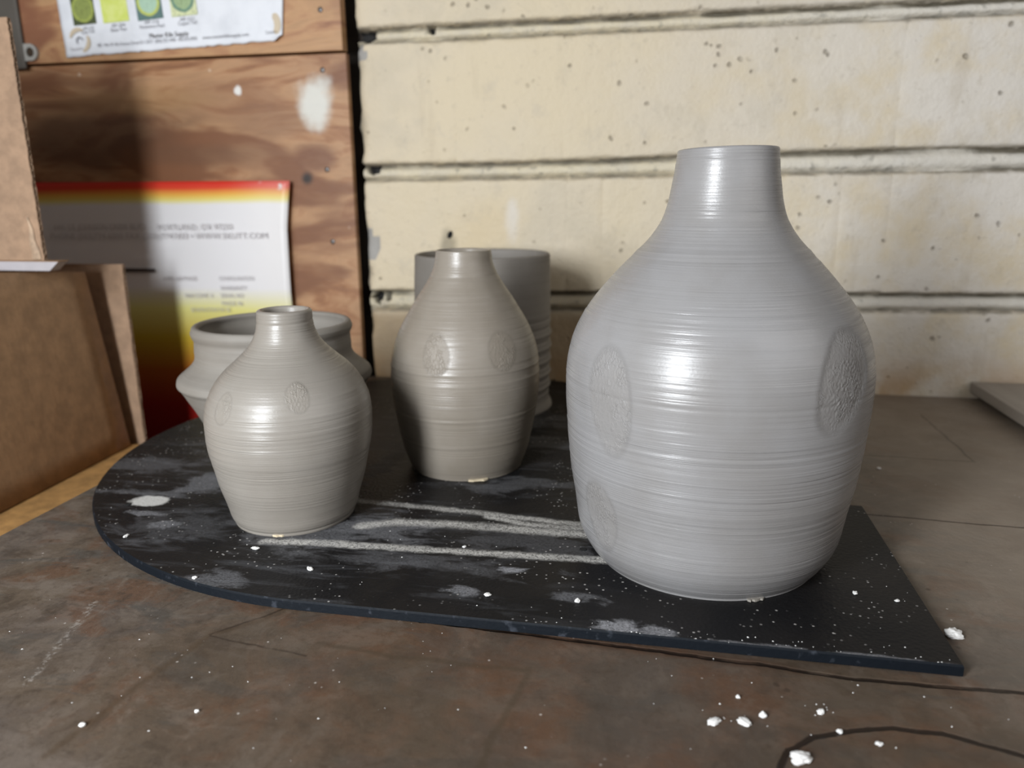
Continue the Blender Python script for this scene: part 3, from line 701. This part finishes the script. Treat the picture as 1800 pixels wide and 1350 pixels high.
rb = [0.0918, 0.1015, 0.1073, 0.1097, 0.1115, 0.1139, 0.1160, 0.1173, 0.1187, 0.1194, 0.1205, 0.1209, 0.1209, 0.1194, 0.1165, 0.1112, 0.1037, 0.0940, 0.0826, 0.0702, 0.0575, 0.0486, 0.0439, 0.0414, 0.0393, 0.0379]
lathe_pot('narrow_necked_vase', 'largest grey clay vase with narrow neck, oval stamp marks, at right end of black board', (.0475, .6346), .0069, np.linspace(0, .3306, 26), rb, M['clay_big'],
          lip=.0017, seed=3, nz=430, na=620, ridge=.00013, rings=[(.2555, .0012, .0004), (.2505, .0016, -.0004), (.324, .0010, -.0003), (.207, .0011, .0003), (.155, .0012, -.0003), (.118, .0011, .0003), (.09, .0015, .0003), (.006, .003, .0005)],
          stamps=[(-2.30, .152, .0225, .043, .16, .0011, .00075, (.12, -.30, 1.25, .95)), (-.80, .172, .0265, .040, -.52, .0012, .0010, (-.15, .05, 1.0, 1.2)), (-2.43, .055, .020, .030, .1, .0003, .00022, (0, 0, 1.2, 1.2)), (.15, .217, .022, .034, .2, .0022, .0004, (0, 0, 1, 1))],
          burr=[(-1.19, .013, .0045, M['clay_dry'])], rim_wave=.0008)
rs = [0.0556, 0.0594, 0.0615, 0.0638, 0.0664, 0.0686, 0.0703, 0.0721, 0.0741, 0.0755, 0.0761, 0.0764, 0.0762, 0.0752, 0.0727, 0.0687, 0.0634, 0.0560, 0.0464, 0.0375, 0.0306, 0.0268, 0.0253, 0.0247]
lathe_pot('narrow_necked_vase.001', 'small squat grey clay vase at left front of black board, single crackled stamp on shoulder', (-.3384, .647), .0202, np.linspace(0, .1970, 24), rs, M['clay_small'],
          lip=.0028, seed=8, nz=300, na=480, ridge=.00018, rings=[(.128, .001, .0003), (.115, .0012, .0002), (.109, .001, -.0002), (.10, .0014, .0002), (.189, .0012, -.0004), (.004, .0012, -.0008)],
          stamps=[(-1.0, .1313, .0112, .0128, .05, .0003, .00055, (0, 0, 1.4, 1.4)), (-1.99, .121, .011, .014, 0, .0004, .00005, (0, 0, 1, 1))], burr=[(-1.40, .010, .003, M['flake'])])
rm_ = [0.0622, 0.0669, 0.0706, 0.0732, 0.0757, 0.0778, 0.0797, 0.0813, 0.0823, 0.0828, 0.0825, 0.0814, 0.0791, 0.0753, 0.0702, 0.0639, 0.0569, 0.0495, 0.0418, 0.0354, 0.0313, 0.0298]
lathe_pot('narrow_necked_vase.002', 'medium grey clay vase with narrow neck and two shoulder stamps, in front of ridged cylinder', (-.2076, .8139), .005, np.linspace(0, .2405, 22), rm_, M['clay_mid'],
          lip=.0014, seed=12, nz=280, na=440, ridge=.00020, rings=[(.120, .0010, .0004), (.150, .0015, -.0003), (.070, .0012, .0003), (.215, .0015, -.0004), (.19, .0016, .0003), (.04, .0015, .0004)],
          stamps=[(-1.72, .141, .0155, .0225, .15, .00028, .00035, (0, 0, 1.1, 1.1)), (-.80, .143, .0175, .021, -.15, .00028, .0006, (.2, 0, .9, 1.2))], burr=[(-1.14, .021, .0045, M['flake'])])
rg = [(.118 - i * .0093 + .001 * math.sin(i * 3.3), .0024, (.0016 if i % 2 else -.0012)) for i in range(11)] + [(.130, .0016, -.0011), (.1365, .0014, .0004)]
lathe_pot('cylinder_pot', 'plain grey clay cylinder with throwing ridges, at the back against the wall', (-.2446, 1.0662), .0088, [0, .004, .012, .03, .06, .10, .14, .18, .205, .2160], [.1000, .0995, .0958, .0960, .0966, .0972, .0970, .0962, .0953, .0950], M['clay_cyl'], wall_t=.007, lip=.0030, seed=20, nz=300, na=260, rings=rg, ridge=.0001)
zc = [0, .012, .03, .05, .066, .078, .0905, .0925, .0975, .1005, .1065, .114, .1205, .125, .131, .138, .143, .1478, .152, .1552]
rc = [.062, .067, .0765, .0865, .0940, .1005, .1075, .1092, .1092, .1082, .1015, .0930, .0884, .0874, .0874, .0869, .0868, .0888, .0897, .0884]
lathe_pot('carinated_pot', 'wide-mouthed grey clay pot with sharp shoulder behind the small vase', (-.4345, .8120), .0, zc, rc, M['clay_dry'], wall_t=.007, lip=.0042, seed=31, nz=260, na=260, ridge=.00008)

# ------------------------------------------------------------------ cardboard at the left
def corrugated(root, x0, x1, y, z0, z1, th=.005, seed=0, mats=('card2', 'flute')):
    def edge(z): return x1 + .0013 * vnoise(z * 55, seed, 0) + .0007 * vnoise(z * 260, seed, 2)
    nz = 150
    for (yy, sgn, nm) in ((y, 1, 'front_liner'), (y + th, -1, 'back_liner')):
        V = []
        for j in range(nz):
            z = z0 + (z1 - z0) * j / (nz - 1); e = edge(z + (0 if sgn > 0 else .37))
            tp = .0015 * vnoise(j, seed, 4) if False else 0
            for (x, dy) in ((x0, 0), (x1 - .06, 0), (x1 - .045, .0003 * math.sin(z * 30)), (x1 - .02, 0), (e, 0)): V.append((x, yy + dy, z))
        o = link_mesh(nm, V, grid_faces(5, nz), M[mats[0]], root); local(o, root); o.modifiers.new('thickness', 'SOLIDIFY').thickness = .0009
    nf = int((z1 - z0) / .0019); V = []
    for j in range(nf):
        z = z0 + (z1 - z0) * j / (nf - 1); yy = y + th / 2 + (th / 2 - .0004) * math.sin(j * math.pi / 2 + .4)
        for x in (x0, edge(z) + .0002): V.append((x, yy, z))
    o = link_mesh('fluting', V, grid_faces(2, nf), M[mats[1]], root); local(o, root)
    return root
s1 = empty('cardboard_sheet', (-1.1, .903, .2270)); tag(s1, 'upper kraft cardboard sheet with ragged corrugated edge, standing on the white tray at left', 'cardboard')
corrugated(s1, -1.28, -.8060, .903, .2272, .527, seed=1)
bm = bmesh.new()                                                  # short peeled strip of liner near its foot
V = []
for j in range(12):
    z = .229 + .055 * j / 11; c0 = on_y(64 + 1.2 * math.sin(j), 455, .901).x - .004 * (j / 11) ; wv = .006 * (1 - j / 11) + .001
    for t in (-1, 0, 1): V.append((c0 + t * wv, .9015 - .003 * (1 - abs(t)) * (1 - j / 14), z))
o = link_mesh('peeled_strip', V, grid_faces(3, 12), M['flute'], s1); local(o, s1); o.modifiers.new('thickness', 'SOLIDIFY').thickness = .0004
s2 = empty('cardboard_sheet.001', (-.95, 1.045, -.80)); tag(s2, 'short kraft cardboard sheet with frayed edge between the box and the sign', 'cardboard')
corrugated(s2, -1.15, -.7990, 1.045, -.80, .2090, seed=6)

bx = empty('cardboard_box', (-1.0, .85, -.0725)); tag(bx, 'plain brown cardboard box on the low wooden stand, left of the black board', 'box')
def slab_quad(name, pts, th, mat, inward):
    n = 10; V = []
    a, b, c, d = [Vector(p) for p in pts]
    for j in range(n):
        for i in range(n):
            s, t = i / (n - 1), j / (n - 1); p = a.lerp(b, s).lerp(d.lerp(c, s), t); V.append(p + Vector(inward) * (.0008 * math.sin(s * 3 + t * 2)))
    o = link_mesh(name, V, grid_faces(n, n), mat, bx, True); local(o, bx)
    md = o.modifiers.new('thickness', 'SOLIDIFY'); md.thickness = th; md.offset = -1; return o
ST = -.0725
A0, A1 = Vector((-.790, .66, ST)), Vector((-.807, 1.022, ST)); B1, B0 = Vector((-.828, 1.0, .202)), Vector((-.858, .68, .2315))
xl = -1.22
slab_quad('side_panel', [A0, A1, B1, B0], .004, M['card'], (-1, 0, 0))
slab_quad('end_panel', [A1 + Vector((-.005, -.001, 0)), Vector((xl, 1.02, ST)), Vector((xl, 1.0, .202)), B1 + Vector((-.005, -.001, 0))], .004, M['card'], (0, -1, 0))
slab_quad('far_panel', [Vector((xl, 1.015, ST)), Vector((xl, .66, ST)), Vector((xl, .68, .2315)), Vector((xl, .996, .202))], .004, M['card'], (1, 0, 0))
slab_quad('near_panel', [Vector((xl + .005, .665, ST)), A0 + Vector((-.005, .005, 0)), B0 + Vector((-.005, .005, 0)), Vector((xl + .005, .685, .2315))], .004, M['card'], (0, 1, 0))
slab_quad('top_panel', [B0 + Vector((-.006, .006, -.0015)), B1 + Vector((-.006, -.006, -.0015)), Vector((xl + .006, .994, .2005)), Vector((xl + .006, .686, .230))], .003, M['card'], (0, 0, 1))
tray = empty('paperboard_tray', (-1.0, .94, .2145)); tag(tray, 'flat white-sided paperboard tray lying on top of the cardboard box at left', 'tray')
V = []
for (y, z0, z1) in ((.8945, .2142, .2270), (.9125, .2142, .2270)):
    V += [(-1.2, y, z0), (-.7925, y, z0), (-.7770, y, z1), (-1.2, y, z1)]
o = link_mesh('tray_side', V, [(0, 1, 2, 3), (7, 6, 5, 4), (1, 5, 6, 2), (4, 0, 3, 7), (4, 5, 1, 0)], M['lid'], tray); local(o, tray)
V = [(-1.2, .8940, .2262), (-.7768, .8940, .2262), (-.7768, 0.9130, .2262), (-1.2, 0.9130, .2262)]; V += [(x, y, .2271) for x, y, z in V]
o = link_mesh('tray_lid', V, [(3, 2, 1, 0), (4, 5, 6, 7), (0, 1, 5, 4), (1, 2, 6, 5), (2, 3, 7, 6), (3, 0, 4, 7)], M['card'], tray); local(o, tray)

# ------------------------------------------------------------------ grey slab at right
sl = empty('grey_slab', (.7, .9, 0))
tag(sl, 'grey flat ware board lying against the wall at right edge', 'board')
bm = box_bm(.4725, .95, .55, W - .004, .0105, .0260, .0012, 2); local(from_bm('slab', bm, M['slab'], sl), sl)
for y in (.62, .93, 1.20):
    local(from_bm('cleat', box_bm(.505, .93, y - .02, y + .02, .0002, .0106), M['wood'], sl), sl)

# ------------------------------------------------------------------ crumbs of dry clay
def crumb(name, label, x, y, z, size, flat, seed, group, mat=None, stretch=1.0, rot=0.0):
    bm = bmesh.new(); bmesh.ops.create_icosphere(bm, subdivisions=3, radius=1)
    for v in bm.verts:
        n = v.co.normalized(); d = 1 + .38 * mnoise.noise(n * 1.5 + Vector((seed * 3.1, seed, 0))) + .22 * mnoise.noise(n * 3.7 + Vector((0, seed * 2.3, seed)))
        q = n * d; q.x *= stretch; q.z = max(q.z, -.55)
        a = math.cos(rot), math.sin(rot)
        v.co = Vector(((q.x * a[0] - q.y * a[1]) * size, (q.x * a[1] + q.y * a[0]) * size, (q.z + .55) * size * flat))
    o = from_bm(name, bm, mat or M['crumb'], None); o.location = (x, y, z + .0001); tag(o, label, 'crumb', group)
G = 'dry clay crumbs on the worktop'; G2 = 'dry clay crumbs on the black board'
for i, (lab, px, py, sz, fl, stt, ro) in enumerate([
    ('white clay crumb on worktop, long one, leftmost of the four front crumbs', 1255, 1268, .0027, .6, 1.7, .7),
    ('white clay crumb on worktop, oblong, second from left of the front crumbs', 1308, 1269, .0028, .6, 1.6, -.7),
    ('round white clay crumb on worktop, third from left of the front crumbs', 1341, 1257, .0022, .8, 1.0, .3),
    ('small white crumb behind the front crumbs, nearest the board edge', 1297, 1224, .0014, .8, 1.0, 0),
    ('white clay crumb with tiny bits beside it, right of the front crumbs', 1443, 1251, .0019, .8, 1.2, .5),
    ('largest white clay lump on worktop, on the dark ring stain', 1407, 1334, .0042, .65, 1.5, .4),
    ('tiny white crumb on the upper rim of dark ring stain', 1476, 1285, .0014, .9, 1.2, 0),
    ('small white crumb inside the dark ring stain', 1545, 1306, .0017, .5, 1.2, 0),
    ('large white clay flake lying against right edge of black board', 1676, 1116, .0058, .55, 1.1, .9),
    ('lone pale crumb on worktop right of the largest vase', 1545, 823, .0020, .7, 1.2, 0),
    ('pale crumb on worktop in lower left corner', 145, 1273, .0018, .6, 1.2, 0),
    ('tiny pale crumb on worktop left of centre, in front', 346, 1249, .0012, .8, 1.2, 0)]):
    p = on_z(px, py, .001); crumb('clay_crumb', lab, p.x, p.y, 0, sz, fl, i + 1.3, G, None, stt, ro)
for i, (lab, px, py, sz, fl, stt) in enumerate([
    ('white crumb on front of black board below the powder lines', 857, 1047, .0020, .6, 1.4), ('round white crumb on black board left of the largest vase foot', 1015, 1058, .0021, .8, 1.1), ('white crumb on black board right behind, beside largest vase, left one of pair', 1503, 1043, .0017, .5, 1.6),
    ('white crumb on rim of black board at left front curve', 342, 1017, .0019, .7, 1.0), ('pale elongated crumb on black board left front, near small vase', 545, 1001, .0020, .5, 2.0), ('pale oblong crumb just left below the foot of small vase', 449, 965, .0020, .6, 1.8), ('tiny crumb on black board near right slanted edge, of two', 1577, 1057, .0014, .6, 1.5), ('pale crumb between the third powder line and the second', 816, 962, .0014, .6, 1.2), ('small pale crumb on left part of black board above the rim', 222, 943, .0017, .6, 2.0)]):
    p = on_z(px, py, ZB); crumb('clay_crumb', lab, p.x, p.y, ZB, sz, fl, i + 21.3, G2, None, stt, .6 * i)
# fine scattered specks nobody could count
def specks(name, label, pts, zb, parent=None):
    V, Fs = [], []
    for (x, y, s) in pts:
        b = len(V); h = s * .8
        for q in range(4): a = rnd.random() * .6 + q * math.pi / 2; V.append((x + s * math.cos(a) * rnd.uniform(.7, 1.4), y + s * math.sin(a), zb + .00005))
        V.append((x, y, zb + h)); Fs += [(b, b + 1, b + 4), (b + 1, b + 2, b + 4), (b + 2, b + 3, b + 4), (b + 3, b, b + 4)]
    o = link_mesh(name, V, Fs, M['crumb']); o['kind'] = 'stuff'; o['label'] = label; o['category'] = 'crumbs'; return o
pts = []
for _ in range(210):
    x, y = rnd.uniform(-.62, .20), rnd.uniform(.49, .95)
    if x < cx and (x - cx) ** 2 + (y - cy) ** 2 > (R - .01) ** 2: continue
    if y > .74 and x > .05: continue
    if rnd.random() < .45 and y > .62: continue
    if (x - .0475) ** 2 + (y - .6346) ** 2 < .125 ** 2: continue
    pts.append((x, y, abs(rnd.gauss(.00022, .00018)) + .0001))
for _ in range(45): x = rnd.uniform(-.1, .2); pts.append((x, y0 + abs(rnd.gauss(.004, .006)), abs(rnd.gauss(.0003, .0002)) + .0001))
specks('clay_dust', 'fine white clay specks scattered over the black board', pts, ZB)
pts = [(rnd.uniform(-.55, .5), rnd.uniform(.30, .50), abs(rnd.gauss(.0003, .0002)) + .0001) for _ in range(160)] + [(.1084 + rnd.gauss(0, .006), .4365 + rnd.gauss(0, .004), .0005) for _ in range(7)] + [(.05 + rnd.gauss(0, .012), .418 + rnd.gauss(0, .005), .0004) for _ in range(8)]
pts = [p for p in pts if p[1] < .484 and not (p[0] < -.25 and p[1] > .46)]
specks('worktop_dust', 'fine pale specks scattered on the front of the worktop', pts, 0)
